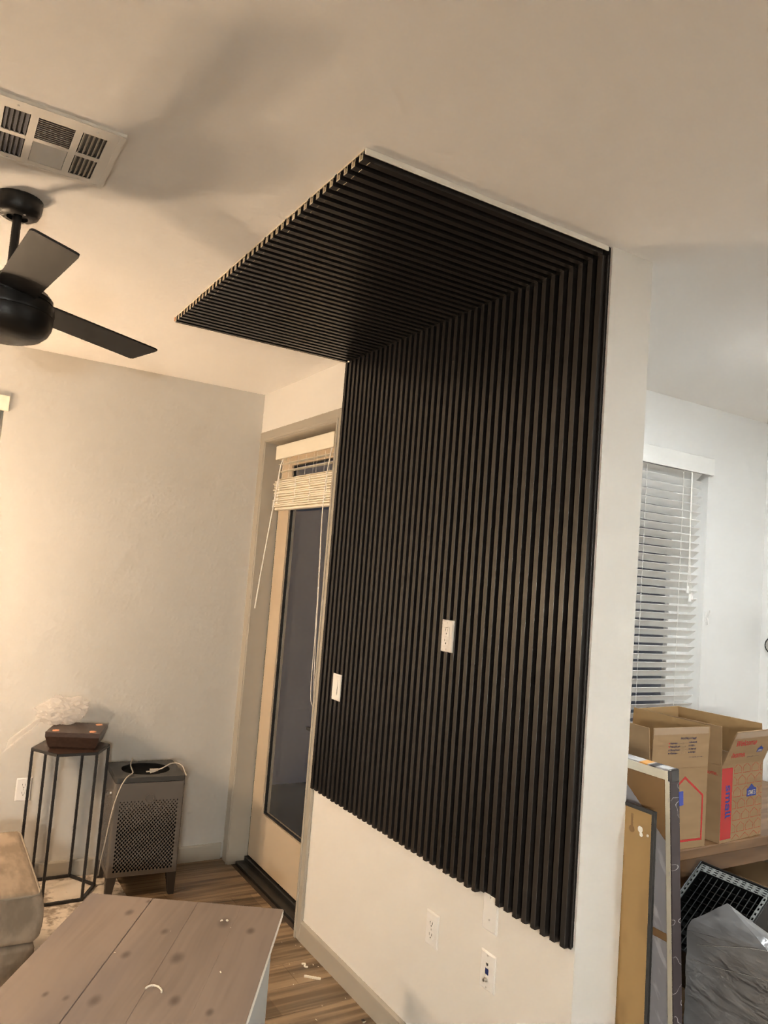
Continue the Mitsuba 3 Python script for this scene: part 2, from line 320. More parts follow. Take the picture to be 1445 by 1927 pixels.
for i in range(NS):
    x = SX0 + PITCH * i; zt, zb, w, t = 2.7365, 2.7145, .0205, .0008
    k = put(P + '__slat', cat(box(x, x + t, YF, -.024, zb, zt), box(x + w - t, x + w, YF, -.024, zb, zt), box(x, x + w, YF, -.024, zb, zb + t)), 'slat_black')
    e = 0.0022; y1 = YF + 0.06; x2 = x + (PITCH if (NS - 1 - i) % 4 else w + .006)
    put(k + '__cut_edge', cat(box(x + t, x + t + e, YF - .0004, y1, zb + t, zt), box(x + w - t - e, x + w - t, YF - .0004, y1, zb + t, zt), box(x + t, x + w - t, YF - .0004, y1, zb + t, zb + t + e),
        box(x, min(x2, 2.752), YF - .0006, YF + .002, zt, H - .0004), box(x + t, x + w - t, YF + .02, YF + .022, zb, zt)), 'cut_pvc')
put(P + '__edge_flange', box(2.733, 2.753, YF, -.004, 2.7325, 2.7365), 'slat_black')
put(P + '__edge_strip', box(2.753, 2.757, YF - .001, -0.012, 2.724, H - .0005, .0006), 'raw_white')
labels[P + '__edge_strip'] = {'label': 'thin white edge strip'}
put(P + '__corner_chip', box(1.078, 1.088, YF - .002, YF + .010, 2.722, 2.7395, .002), 'copper_pad')
tag(P, 'black slat panelling on the ceiling above the partition wall with pale cut ends', 'ceiling panel')

# ---------------------------------------------------------------- wall plates
def plate(key, o, ex, en, cx, cz, w, h, t, kind):
    """o: point of the plane's origin, ex: horizontal axis, en: out of the wall, local (x, z)"""
    ez = (0, 0, 1); n = np.array(en, float)
    def loc(m, z=0.0): return axes(m, np.array(o) + np.array(ex) * cx + np.array(ez) * cz + n * z, ex, ez, en)
    pts = []
    for sx in (-1, 1):
        for sy in (-1, 1):
            pts += [(sx * w / 2, sy * h / 2, 0), (sx * w / 2, sy * h / 2, t * .5), (sx * (w / 2 - .005), sy * (h / 2 - .005), t)]
    put(key + '__cover', loc(trimesh.convex.convex_hull(np.array(pts))), 'plate_white')
    def screw(y):
        put(key + '__screw', loc(lathe([(0, 0), (.0032, 0), (.0028, .0012), (0, .0014)], n=12).apply_translation((0, y, t))), 'metal_screw' if kind != 'switch' else 'plate_white')
    if kind == 'outlet':
        for s in (1, -1):
            f = sg.Point(0, 0).buffer(.0172, 24).intersection(sg.box(-.02, -.0125, .02, .0125))
            k = put(key + '__receptacle', loc(extr(f, .0022).apply_translation((0, s * .0195, t))), 'plate_white')
            put(k + '__slot', loc(cat(box(-.0075, -.0055, -.001, .008, 0, .0006), box(.0055, .0075, -.001, .007, 0, .0006), lathe([(0, 0), (.0026, 0), (.0026, .0006), (0, .0006)], n=12).apply_translation((0, -.0075, 0))).apply_translation((0, s * .0195, t + .0022))), 'slot_dark')
        screw(0)
    elif kind == 'decora':
        put(key + '__receptacle', loc(box(-.0165, .0165, -.0335, .0335, 0, .002, .001), t), 'plate_white')
        for s in (1, -1):
            put(key + '__slot', loc(cat(box(-.0075, -.0058, -.001, .008, 0, .0006), box(.0058, .0075, -.001, .007, 0, .0006), lathe([(0, 0), (.0028, 0), (.0028, .0006), (0, .0006)], n=12).apply_translation((0, -.009, 0)), box(-.012, .012, .0130, .0138, 0, .0004)).apply_translation((0, s * .0175, t + .002))), 'slot_dark')
        screw(.048); screw(-.048)
    elif kind == 'switch':
        put(key + '__frame', loc(box(-.0185, .0185, -.036, .036, 0, .0012, .0005), t), 'plate_white')
        m = trimesh.convex.convex_hull(np.array([(sx * .016, sy * .033, z) for sx in (-1, 1) for sy, z in ((-1, 0), (1, 0), (-1, .0055), (.1, .0022), (1, .0016))]))
        put(key + '__rocker', loc(m, t + .0006), 'plate_white')
        put(key + '__slider', loc(box(.0165, .0178, -.030, .004, 0, .003), t), 'trim_paint')
        screw(.048); screw(-.048)
    elif kind == 'blank':
        screw(.048); screw(-.021); 
    elif kind == 'ports':
        screw(.048); screw(-.048)
        put(key + '__data_jack', loc(box(-.0075, .0075, -.009, .009, 0, .002, .0004).apply_translation((0, 0.0, t))), 'blue_jack')
        k = put(key + '__phone_jack', loc(box(-.007, .007, -.006, .006, 0, .0015, .0004).apply_translation((0.001, .022, t))), 'plate_white')
        put(k + '__slot', loc(cat(box(-.0052, .0052, -.0015, .004, 0, .0006), box(-.003, .003, -.004, -.0015, 0, .0006)).apply_translation((.001, .022, t + .0015))), 'slot_dark')
        put(key + '__coax_connector', loc(cat(lathe([(0, 0), (.0075, 0), (.0075, .004), (.0048, .004), (.0048, .012), (.0035, .012), (.0035, .002), (0, .002)], n=18)).apply_translation((-.001, -.025, t))), 'metal_screw')
OY = (0, 0, 0); EX = (1, 0, 0); EN = (0, -1, 0)
plate('outlet', (0, -.0242, 0), EX, EN, 2.0895, 1.496, .071, .1145, .006, 'decora'); tag('outlet', 'white two-socket outlet on the black slats in the middle of the partition wall', 'outlet')
plate('light_switch', (0, -.0242, 0), EX, EN, 1.2745, 1.182, .078, .1165, .006, 'switch'); tag('light_switch', 'white rocker light switch on the black slats beside the door', 'light switch')
plate('outlet_001', OY, EX, EN, 2.0865, .467, .0735, .1150, .005, 'outlet'); tag('outlet_001', 'white two-socket outlet low on the bare wall below the slats', 'outlet')
plate('wall_plate', OY, EX, EN, 2.3935, .645, .0735, .1145, .005, 'blank'); tag('wall_plate', 'blank white wall plate tucked just under the notch in the slats', 'wall plate')
plate('wall_plate_001', OY, EX, EN, 2.3980, .468, .0735, .1150, .005, 'ports'); tag('wall_plate_001', 'white wall plate with blue data jack and coax connector under the blank plate', 'wall plate')
plate('outlet_002', (0, 0, 0), (0, 1, 0), (1, 0, 0), -1.109, .467, .0735, .1150, .005, 'outlet'); tag('outlet_002', 'white outlet on the left wall behind the black hexagonal plant stand', 'outlet')
put('plastic_chip', box(2.386, 2.3915, -.010, -.004, .684, .712, .001), 'raw_white'); tag('plastic_chip', 'small white chip stuck at the notch in the lower edge of the slats', 'chip')

# ---------------------------------------------------------------- ceiling vent
V = 'ceiling_vent'; VX0, VX1, VY0, VY1 = 2.108, 2.423, -1.672, -1.368
holes = []
for ya, yb in ((-1.460, -1.402), (-1.637, -1.579)):
    for xa, xb in ((2.270, 2.382), (2.140, 2.252)): holes.append((xa, xb, ya, yb, 'side'))
for xa, xb in ((2.271, 2.381), (2.141, 2.256)): holes.append((xa, xb, -1.561, -1.477, 'mid'))
pl = sg.box(VX0, VY0, VX1, VY1)
for xa, xb, ya, yb, k in holes: pl = pl.difference(sg.box(xa, ya, xb, yb))
put(V + '__face_plate', extr(pl, 0.002).apply_translation((0, 0, H - .009)), 'vent_white')
rim = sg.box(VX0 - .004, VY0 - .004, VX1 + .004, VY1 + .004)
put(V + '__rim', cat(extr(rim.difference(sg.box(VX0 + .002, VY0 + .002, VX1 - .002, VY1 - .002)), .0078).apply_translation((0, 0, H - .008)), extr(rim.difference(sg.box(VX0 + .010, VY0 + .010, VX1 - .010, VY1 - .010)), .0012).apply_translation((0, 0, H - .0098))), 'vent_white')
put(V + '__duct_shade', box(VX0 + .002, VX1 - .002, VY0 + .002, VY1 - .002, H - .0012, H - .0002), 'duct_shade_dark')  # flat dark sheet in place of the shade inside the duct
for xa, xb, ya, yb, k in holes:
    if k == 'side':
        s = 1 if ya > -1.5 else -1
        for j in range(5):
            y = ya + (j + .5) * (yb - ya) / 5
            m = box(xa + .001, xb - .001, -.0052, .0052, -.0004, .0004).apply_transform(trimesh.transformations.rotation_matrix(s * math.radians(52), [1, 0, 0]))
            put(V + '__louver', m.apply_translation((0, y, H - .0056)), 'vent_white' if s > 0 else 'damper_grey')
    else:
        s = 1 if xa > 2.2 else -1
        for j in range(11):
            x = xa + (j + .5) * (xb - xa) / 11
            m = box(-.0050, .0050, ya + .001, yb - .001, -.0004, .0004).apply_transform(trimesh.transformations.rotation_matrix(s * math.radians(38), [0, 1, 0]))
            put(V + '__louver', m.apply_translation((x, 0, H - .0056)), 'vent_white')
for x, y in ((2.405, -1.43), (2.405, -1.61), (2.124, -1.43), (2.124, -1.61)):
    put(V + '__screw', lathe([(0, -.0015), (.003, -.001), (.0035, 0), (0, 0)], n=12).apply_translation((x, y, H - .009)), 'metal_screw')
tag(V, 'white rectangular air vent with louvers in the ceiling', 'vent')

# ---------------------------------------------------------------- ceiling fan
F = 'ceiling_fan'; FX, FY = 1.850, -1.553
put(F + '__canopy', lathe([(0, 0), (.066, 0), (.067, -.012), (.065, -.034), (.058, -.050), (.046, -.058), (.030, -.060), (.030, -.050), (0, -.050)], (FX, FY, H), 64), 'fan_black', 40)
for a in (0.4, 2.5, 4.6): put(F + '__screw', lathe([(0, -.002), (.004, -.001), (.004, 0), (0, 0)], n=10).apply_translation((FX + .040 * math.cos(a), FY + .040 * math.sin(a), H - .0585)), 'metal_screw')
put(F + '__downrod', lathe([(0, -.05), (.0125, -.05), (.0125, -.26), (0, -.26)], (FX, FY, H), 24), 'fan_black', 40)
put(F + '__coupling', lathe([(0, -.225), (.020, -.225), (.032, -.236), (.040, -.248), (.080, -.262), (.112, -.284), (.126, -.300), (.126, -.312), (0, -.312)], (FX, FY, H), 56), 'fan_black', 35)
put(F + '__motor_ring', lathe([(0, -.312), (.122, -.312), (.122, -.320), (.132, -.321), (.134, -.345), (.132, -.352), (0, -.352)], (FX, FY, H), 56), 'fan_black', 35)
put(F + '__bowl', lathe([(0, -.353), (.1315, -.353), (.1325, -.366), (.130, -.384), (.121, -.404), (.103, -.421), (.075, -.432), (.040, -.437), (0, -.438)], (FX, FY, H), 56), 'fan_black', 40)
BZ = 2.428
def blade(deg):
    out = sg.Polygon([(0.05, -.050), (0.05, .050), (.10, .055), (.545, .060), (.556, .058), (.560, .052), (.568, -.052), (.564, -.060), (.553, -.062), (.10, -.055)]).buffer(.004, 6).buffer(-.004)
    m = extr(out, .006).apply_translation((0, 0, -.003))
    m.apply_transform(trimesh.transformations.rotation_matrix(math.radians(-12), [1, 0, 0]))
    m.apply_transform(trimesh.transformations.rotation_matrix(math.radians(deg), [0, 0, 1]))
    return m.apply_translation((FX, FY, BZ))
for d in (122, 6, -116): put(F + '__blade', blade(d), 'blade_black')
tag(F, 'matte black three-blade ceiling fan hanging below the vent', 'ceiling fan')

# ---------------------------------------------------------------- door blind
D = 'door_blind'
put(D + '__valance', cat(box(.188, .930, .028, .036, 2.325, 2.406, .0015), box(.188, .196, .034, .099, 2.327, 2.404), box(.922, .930, .034, .099, 2.327, 2.404)), 'blind_cream')
put(D + '__head_rail', box(.200, .918, .045, .098, 2.345, 2.385), 'blind_cream')
for z in (2.302, 2.258, 2.211): put(D + '__slat', box(.178, .930, .052, .088, z - .0013, z + .0013, .0008), 'blind_cream')
for j in range(13):
    z = 2.052 + j * .0122; dx, dy, a = random.uniform(-.012, .008), random.uniform(-.006, .006), random.uniform(-.006, .006)
    m = box(.166 + dx, .925 + dx, .046 + dy, .092 + dy, -.0042, .0042, .002)
    m.apply_transform(trimesh.transformations.rotation_matrix(a, [0, 1, 0], (.55, .07, 0)))
    put(D + '__slat', m.apply_translation((0, 0, z)), 'blind_cream')
put(D + '__bottom_rail', box(.185, .925, .050, .090, 2.030, 2.044, .003), 'blind_cream')
for x in (.255, .345, .46, .565, .665, .705, .80, .86):
    put(D + '__ladder_cord', tube([(x, .051, 2.345), (x, .050, 2.21)], .0011, 5), 'cord_white')
for x in (.24, .47, .66, .86):
    p = [(x + random.uniform(-.008, .008), .042 + random.uniform(-.004, .002), 2.21 - q * .0165) for q in range(10)]
    put(D + '__ladder_cord', tube(spline(p, 30), .0022, 5), 'cord_white')
put(D + '__tilt_wand', tube([(.300, .030, 2.325), (.290, .022, 2.28), (.20, -.004, 1.66), (.172, -.010, 1.455)], [.003, .0042, .0042, .0046], 8), 'cord_white')
put(D + '__lift_cord', tube(spline([(.880, .046, 2.33), (.868, .044, 2.28), (.838, .042, 2.035), (.850, .042, 1.80), (.862, .042, 1.628), (.876, .042, 1.25), (.880, .042, 1.10), (.905, .042, 1.035), (.93, .042, 1.03)], 60), .0021, 6), 'cord_white')
put(D + '__lift_cord', tube(spline([(.884, .046, 2.33), (.872, .044, 2.28), (.842, .042, 2.035), (.856, .042, 1.80), (.870, .042, 1.628), (.895, .042, 1.25), (.915, .042, 1.10), (.93, .042, 1.03)], 60), .0021, 6), 'cord_white')
tag(D, 'cream slatted blind raised to the top of the glazed door', 'blind')

# ---------------------------------------------------------------- windows with blinds (walls at constant x, facing +x)
def window(key, X, y0, y1, z0, z1, pane_y):
    d = .095
    fr = sg.box(y0, z0, y1, z1).difference(sg.box(pane_y[0], z0 + .05, pane_y[1], z1 - .018))
    put(key + '__frame', axes(extr(fr, .03), (X - d - .03, 0, 0), (0, 1, 0), (0, 0, 1), (1, 0, 0)), 'vinyl_white')
    put(key + '__pane', axes(trimesh.Trimesh([(pane_y[0], z0 + .05, 0), (pane_y[1], z0 + .05, 0), (pane_y[1], z1 - .018, 0), (pane_y[0], z1 - .018, 0)], [(0, 1, 2), (0, 2, 3)]), (X - d - .015, 0, 0), (0, 1, 0), (0, 0, 1), (1, 0, 0)), 'glass')
    put(key + '__sill', box(X - d, X + .012, y0 - .0, y1 + .0, z0 - .018, z0 + .002, .003), 'vinyl_white')
    structure(key)
def window_blind(key, X, y0, y1, ztop, zbot, val, m, pitch=.0417, tilt=39):
    vy0, vy1, vz0, vz1 = val
    put(key + '__valance', cat(box(X + .014, X + .022, vy0, vy1, vz0, vz1, .0015), box(X - .0005 + .001, X + .016, vy1 - .008, vy1, vz0, vz1), box(X + .001, X + .016, vy0, vy0 + .008, vz0, vz1)), m)
    put(key + '__head_rail', box(X - .050, X - .002, y0, y1, ztop - .004, ztop + .040), m)
    z = ztop - .03; sl = math.radians(tilt)
    base = box(-.025, .025, y0, y1, -.0014, .0014, .0008)
    base.apply_transform(trimesh.transformations.rotation_matrix(-sl, [0, 1, 0]))
    shp = mikit.ply(base, m); n = 0
    while z > zbot + .03:
        alike(key + '__slat', {**shp, 'to_world': T().translate([X - .026, 0, z])}); z -= pitch; n += 1
    put(key + '__bottom_rail', box(X - .048, X - .004, y0, y1, zbot, zbot + .018, .003), m)
    return z
window('window_1', XW, DW0, DW1, DWZ0, DWZ1, (DW0 + .16, 1.735))
B = 'window_blind'
window_blind(B, XW, .95, 1.843, 2.385, 1.00, (.915, 1.905, 2.368, 2.458), 'blind_white')
for y in (1.02, 1.400, 1.683):
    for dx in (.001, -.047): put(B + '__ladder_cord', tube([(XW + dx, y - (.012 if dx < 0 else 0), 2.38), (XW + dx, y - (.012 if dx < 0 else 0), 1.01)], .0013, 5), 'cord_white')
for k, (yy, ze) in enumerate(((1.738, 1.748), (1.757, 1.706), (1.771, 1.716))):
    put(B + '__pull_cord', tube(spline([(XW + .008, 1.737 + .003 * k, 2.372), (XW + .010, 1.737 + .003 * k, 2.15), (XW + .010, 1.741 + .004 * k, 1.95), (XW + .010, yy, ze + .02)], 24), .0016, 5), 'cord_white')
    put(B + '__tassel', lathe([(0, .020), (.004, .020), (.006, .012), (.005, .006), (.010, -.014), (.010, -.018), (0, -.018)], (XW + .012, yy, ze), 16), 'plate_white', 40)
tag(B, 'white slatted blind tilted half open on the dining window', 'blind')
C_ = 'cord_cleat'
put(C_ + '__base', box(XW, XW + .006, 1.902, 1.914, 1.585, 1.640, .002), 'plate_white')
put(C_ + '__horn', tube(spline([(XW + .006, 1.908, 1.612), (XW + .016, 1.909, 1.622), (XW + .02, 1.916, 1.648)], 10), .0035, 6), 'plate_white')
put(C_ + '__horn', tube(spline([(XW + .006, 1.908, 1.612), (XW + .016, 1.907, 1.600), (XW + .02, 1.904, 1.572)], 10), .0035, 6), 'plate_white')
tag(C_, 'tiny white cord cleat on the wall right of the dining window', 'cord cleat')
window('window_2', 0.0, LW0, LW1, LWZ0, LWZ1, (LW0 + .06, LW1 - .06))
B = 'window_blind_001'
window_blind(B, 0.0, LW0 + .02, LW1 - .018, 2.385, .97, (LW0 - .03, -1.386, 2.387, 2.466), 'blind_cream')
tag(B, 'cream window blind valance at the left edge of the left wall', 'blind')

# ---------------------------------------------------------------- hexagonal plant stand, tray, bag
S_ = 'plant_stand'; PC, PR_, PT = np.array([.181, -.930]), .183, .718
hx = [PC + PR_ * np.array([math.cos(.547 + k * math.pi / 3), math.sin(.547 + k * math.pi / 3)]) for k in range(6)]
for k in range(6):
    a, b = hx[k], hx[(k + 1) % 6]
    put(S_ + '__leg', bar((*a, .0075), (*a, PT - .006), .0125), 'black_metal')
    put(S_ + '__base_bar', bar((*a, .0125), (*b, .0125), .0125), 'black_metal')
    put(S_ + '__top_bar', bar((*a, PT - .0065), (*b, PT - .0065), .0125), 'black_metal')
put(S_ + '__top', extr(sg.Polygon(hx).buffer(-.004), .004).apply_translation((0, 0, PT - .004)), 'tray_wood')
tag(S_, 'tall black metal hexagonal plant stand beside the air purifier', 'plant stand')
K = 'wooden_riser'
th = math.atan2(.257, .096); c0 = np.array([.158, -.905])
ru, rv = np.array([math.cos(th), math.sin(th)]), np.array([-math.sin(th), math.cos(th)])
def rl(u, v, z): q = c0 + ru * u + rv * v; return (q[0], q[1], z)
zt = .803
put(K + '__block', trimesh.convex.convex_hull(np.array([rl(su * a, sv * a, z) for su in (-1, 1) for sv in (-1, 1) for a, z in ((.128, zt), (.128, zt - .022), (.112, PT + .012), (.104, PT + .0002))])), 'tray_wood')
for su in (-1, 1):
    for sv in (-1, 1):
        put(K + '__pad', lathe([(0, 0), (.017, 0), (.016, .003), (0, .0035)], n=20).apply_translation(rl(su * .088, sv * .088, zt)), 'copper_pad')
tag(K, 'dark brown wooden riser with four copper-coloured pads on the plant stand', 'wooden block')
m = trimesh.creation.icosphere(subdivisions=3, radius=1.0)
v = m.vertices.copy(); br = np.random.default_rng(21)
v = v * (0.86 + .30 * (meshkit.fbm(v * 2.2 + 4.0, 2, 5) - .5) + br.uniform(-.13, .13, len(v)))[:, None]
for d, k in (((.1, .62, .78), .42), ((.3, .95, .25), .22), ((.2, -.35, .92), .22), ((.2, -.9, .2), .18)):
    d = np.array(d) / np.linalg.norm(d); c = m.vertices @ d
    v *= (1 + k * np.clip((c - .86) / .14, 0, 1) ** 1.5)[:, None]
v = v * np.array([.062, .128, .078]) + np.array([.082, -.980, .872])
v[:, 0] = np.maximum(v[:, 0], .012); v[:, 2] = np.maximum(v[:, 2], .8075)
put('plastic_bag', trimesh.Trimesh(v, m.faces, process=False), 'bag_film')
g = np.linspace(0, 1, 24); rows = []
for s in g:
    ctr = np.array([.09, -1.075, .850]) * (1 - s) + np.array([.170, -1.225, .752]) * s
    wv = np.array([.06, -.025, -.040]) * (.8 + .2 * s)
    rows += [ctr + wv * q + np.array([.006, 0, .010]) * (math.cos(q * 5) - .4) for q in np.linspace(-.5, .9, 9)]
fa = [(i * 9 + j, i * 9 + j + 1, (i + 1) * 9 + j + 1) for i in range(23) for j in range(8)] + [(i * 9 + j, (i + 1) * 9 + j + 1, (i + 1) * 9 + j) for i in range(23) for j in range(8)]
put('plastic_bag__tail', trimesh.Trimesh(np.array(rows), fa, process=False), 'bag_film', True)
tag('plastic_bag', 'crumpled clear plastic bag behind the wooden riser on the plant stand', 'plastic bag')

# ---------------------------------------------------------------- air purifier
A = 'air_purifier'
pth = 1.507; pc = np.array([.224, -.556]); pu = np.array([math.cos(pth), math.sin(pth)]); pn = np.array([pu[1], -pu[0]])
PW, PD = .345, .325
def pl_(m): return axes(m, (pc[0], pc[1], 0), (pu[0], pu[1], 0), (-pn[0], -pn[1], 0), (0, 0, 1))
# local: x along u, y towards the back (front at -PD/2), z up
inner = extr(sg.box(-PW / 2 + .03, -PD / 2 + .03, PW / 2 - .03, PD / 2 - .03), .44).apply_translation((0, 0, .122))
put(A + '__shade_core', pl_(inner), 'purifier_inside')  # black block behind the grille that gives the holes their shade
def grille(w, zlo, zhi, emblem):
    pg = sg.box(-w / 2 + .010, .112, w / 2 - .010, .566)
    hs = []; r = 0; z = .140
    while z < .478:
        f = 1 - .45 * max(0, (z - .34) / .14)
        for k in range(-10, 11):
            x = (k + .5 * (r % 2)) * .0176
            if abs(x) > w / 2 - .030 or (emblem and (x ** 2 + (z - .487) ** 2) < .033 ** 2): continue
            hs.append(sa.scale(sg.Point(x, z).buffer(1, 2), 0.0050 * f, .0066 * f))
        z += .0098; r += 1
    return extr(pg.difference(so.unary_union(hs)), .004)
front = grille(PW, 0, 0, True)
put(A + '__front_grille', pl_(axes(front, (0, -PD / 2 + .004, 0), (1, 0, 0), (0, 0, 1), (0, -1, 0))), 'purifier_body')
side = grille(PD, 0, 0, False)
put(A + '__side_grille', pl_(axes(side, (-PW / 2 + .004, 0, 0), (0, -1, 0), (0, 0, 1), (-1, 0, 0))), 'purifier_body')
corner = [tube([(sx * (PW / 2 - .010), sy * (PD / 2 - .010), .112), (sx * (PW / 2 - .010), sy * (PD / 2 - .010), .566)], .0102, 16) for sx in (-1, 1) for sy in (-1, 1)]
put(A + '__body', pl_(cat(*corner, box(PW / 2 - .006, PW / 2 - .002, -PD / 2 + .01, PD / 2 - .01, .112, .566), box(-PW / 2 + .01, PW / 2 - .01, PD / 2 - .006, PD / 2 - .002, .112, .566), box(-PW / 2 + .008, PW / 2 - .008, -PD / 2 + .008, PD / 2 - .008, .110, .118))), 'purifier_body', 40)
lid = sg.box(-PW / 2 + .012, -PD / 2 + .012, PW / 2 - .012, PD / 2 - .012).buffer(.012, 8).difference(sg.Point(0, .005).buffer(.122, 32))
put(A + '__lid', pl_(cat(extr(lid, .022).apply_translation((0, 0, .571)), extr(sg.Polygon(lid.exterior).buffer(-.004), .004).apply_translation((0, 0, .567)))), 'purifier_lid')
put(A + '__lid_recess', pl_(lathe([(.123, .593), (.122, .590), (.112, .576), (.06, .572), (0, .5715)], (0, .005, 0), 48)), 'purifier_inside', 40)
put(A + '__emblem', pl_(axes(lathe([(0, 0), (.0225, 0), (.0225, .003), (.0195, .0036), (.0185, .002), (0, .002)], n=36), (0.002, -PD / 2 + .0005, .487), (1, 0, 0), (0, 0, 1), (0, -1, 0))), 'emblem_grey', 30)
for sx in (-1, 1):
    for sy in (-1, 1):
        x, y = sx * (PW / 2 - .026), sy * (PD / 2 - .026)
        h0, h1 = .024, .014; zb = .0052 if sx < 0 else .0
        put(A + '__leg', pl_(trimesh.convex.convex_hull(np.array([(x + a * h0, y + b * h0, .112) for a in (-1, 1) for b in (-1, 1)] + [(x + sx * .008 + a * h1, y + sy * .008 + b * h1, zb) for a in (-1, 1) for b in (-1, 1)]))), 'purifier_leg')
put(A + '__side_button', pl_(axes(lathe([(0, 0), (.010, 0), (.010, .008), (.007, .012), (0, .012)], n=20), (-PW / 2, -.075, .500), (0, 1, 0), (0, 0, 1), (-1, 0, 0))), 'metal_screw', 40)
def pp(u, y, z): q = pc + pu * u - pn * y; return (q[0], q[1], z)
put(A + '__power_cord', tube(spline([pp(-.045, .150, .612), pp(-.06, .10, .605), pp(-.075, 0, .600), pp(-.085, -.10, .599), pp(-.112, -.150, .600), pp(-.132, -.174, .588), pp(-.160, -.176, .520), pp(-.178, -.168, .43), pp(-.184, -.12, .30), pp(-.184, -.06, .20), pp(-.18, 0, .13), pp(-.176, .05, .05)], 90), .0032, 8), 'cord_grey', True)
put(A + '__power_cord', tube(spline([pp(.045, -.075, .606), pp(.08, -.085, .622), pp(.12, -.07, .634), pp(.158, -.085, .630), pp(.172, -.135, .605), pp(.176, -.164, .592)], 50), .0032, 8), 'cord_grey', True)
put(A + '__plug', cat(bar(pp(.048, -.075, .606), pp(.008, -.066, .597), .010, .020), bar(pp(.010, -.060, .597), pp(-.010, -.056, .594), .003), bar(pp(.010, -.072, .597), pp(-.010, -.068, .594), .003)), 'cord_grey')
tag(A, 'grey-brown air purifier on short legs with perforated front and power cord on top', 'air purifier')

# ---------------------------------------------------------------- rug, sofa
m = trimesh.creation.box(extents=(2.45, 2.4, .004)); m = m.subdivide_to_size(.05); 
v = m.vertices.copy(); v[:, 2] += .0016 * (meshkit.noise(v * 25, 3) - .5) * (v[:, 2] > 0); m.vertices = v
put('rug', m.apply_translation((.025 + 1.225, -.622 - 1.2, .0022)), 'rug_pile'); tag('rug', 'cream and brown mottled rug under the plant stand and coffee table', 'rug')
S_ = 'ottoman'
def cushion(sx, sy, sz, c, r, puff):
    m = rbox(sx, sy, sz, r, 3); m = m.subdivide_to_size(.03); v = m.vertices.copy()
    u, w = v[:, 0] / (sx / 2), v[:, 1] / (sy / 2)
    v[:, 2] += np.sign(v[:, 2]) * puff * (1 - u ** 2) * (1 - w ** 2) * (v[:, 2] > 0)
    k = 1 - (v[:, 2] / (sz / 2)) ** 2
    v[:, 0] += np.sign(u) * .012 * np.clip(k, 0, 1) * (abs(u) > .8); v[:, 1] += np.sign(w) * .012 * np.clip(k, 0, 1) * (abs(w) > .8)
    v += .004 * (meshkit.fbm(v * 9, 3, 4)[:, None] - .5)
    m.vertices = v; m.apply_translation(c); return m
OX0, OX1, OY0, OY1 = .655, 1.362, -2.00, -1.185
put(S_ + '__seat_cushion', cushion(OX1 - OX0, OY1 - OY0, .175, ((OX0 + OX1) / 2, (OY0 + OY1) / 2, .392), .030, .006), 'velvet', 60)
zc = .4715
rr_ = sg.box(OX0 + .030, OY0 + .030, OX1 - .030, OY1 - .030).buffer(.024, 8).exterior
ring = [rr_.interpolate(q, normalized=True) for q in np.linspace(0, 1, 121)]
put(S_ + '__piping', tube([(p.x, p.y, zc) for p in ring], .0038, 8), 'piping', True)
put(S_ + '__base', rbox(OX1 - OX0 - .012, OY1 - OY0 - .012, .235, .02, 2).apply_translation(((OX0 + OX1) / 2, (OY0 + OY1) / 2, .1845)), 'velvet', 60)
for x in (OX0 + .06, OX1 - .06):
    for y in (OY0 + .06, OY1 - .06): put(S_ + '__foot', box(x - .025, x + .025, y - .025, y + .025, .0058, .070, .004), 'black_metal')
tag(S_, 'taupe velvet ottoman with piped cushion at the left edge beside the coffee table', 'ottoman')

# ---------------------------------------------------------------- coffee table
G = 'coffee_table'; L_, Wd = 1.15, .714
def tl(m): return axes(m, (T0[0], T0[1], 0), (TA[0], TA[1], 0), (TB[0], TB[1], 0), (0, 0, 1))
edges = [0, .232, .400, .560, Wd]
for a, b in zip(edges[:-1], edges[1:]):
    g = .0010 if abs(a - .232) < .01 or abs(b - .232) < .01 else .00025
    put(G + '__plank', tl(box(0, L_, a + (.001 if abs(a - .232) < .01 else .00015) * (a > 0), b - (.001 if abs(b - .232) < .01 else .00015) * (b < Wd), .424, .450, .0015 if abs(a - .232) < .01 or b < .24 else .0001)), 'coffee_wood')
put(G + '__base', tl(cat(box(.165, L_ - .12, .02, Wd - .012, .02, .424, .004))), 'coffee_base')
put(G + '__plinth', tl(box(.19, L_ - .14, .05, Wd - .04, .0078, .021)), 'coffee_base')
put(G + '__edge_band', tl(box(.001, L_, Wd - .0004, Wd + .0014, .426, .447)), 'raw_white')
tag(G, 'low coffee table with grey-brown plank top and pale blue-grey base', 'coffee table')
def chip(pts, m='chip_white'):
    return trimesh.convex.convex_hull(np.array(pts))
def bit(x, y, z, s, lab, grp):
    n = 7; d = rng.normal(size=(n, 3)); d /= np.linalg.norm(d, axis=1, keepdims=True); d *= s * np.array([1, .7, .45])
    d[:, 2] -= d[:, 2].min(); q = d + np.array([x, y, z + .0002])
    k = put('plastic_chip', trimesh.convex.convex_hull(q), 'chip_white'); tag(k, lab, 'chip', grp)
for x, y, s, w in ((1.731, -.651, .009, 'left'), (1.742, -.634, .009, 'right')): bit(x, y, .45, s, w + ' white plastic chip on the dark knot at the far end of the coffee table', 'chips on the knot')
for x, y, s, lab in ((1.789, -.638, .0025, 'tiny white crumb just beside the dark knot with chips on the coffee table'), (2.059, -.768, .006, 'small white crumb alone on the bare right part of the coffee table'), (1.823, -1.032, .004, 'small white crumb on the seam between the two left planks of the coffee table'), (1.743, -.832, .003, 'tiny white crumb beside the oval knot in the middle of the coffee table')):
    bit(x, y, .45, s, lab, None)
cr = spline([(2.068, -.998, .453), (2.065, -.975, .457), (2.078, -.962, .456), (2.104, -.960, .453)], 20)
k = put('plastic_shaving', tube(cr, .0028, 6), 'chip_white'); tag(k, 'curled white plastic shaving on the coffee table', 'shaving')
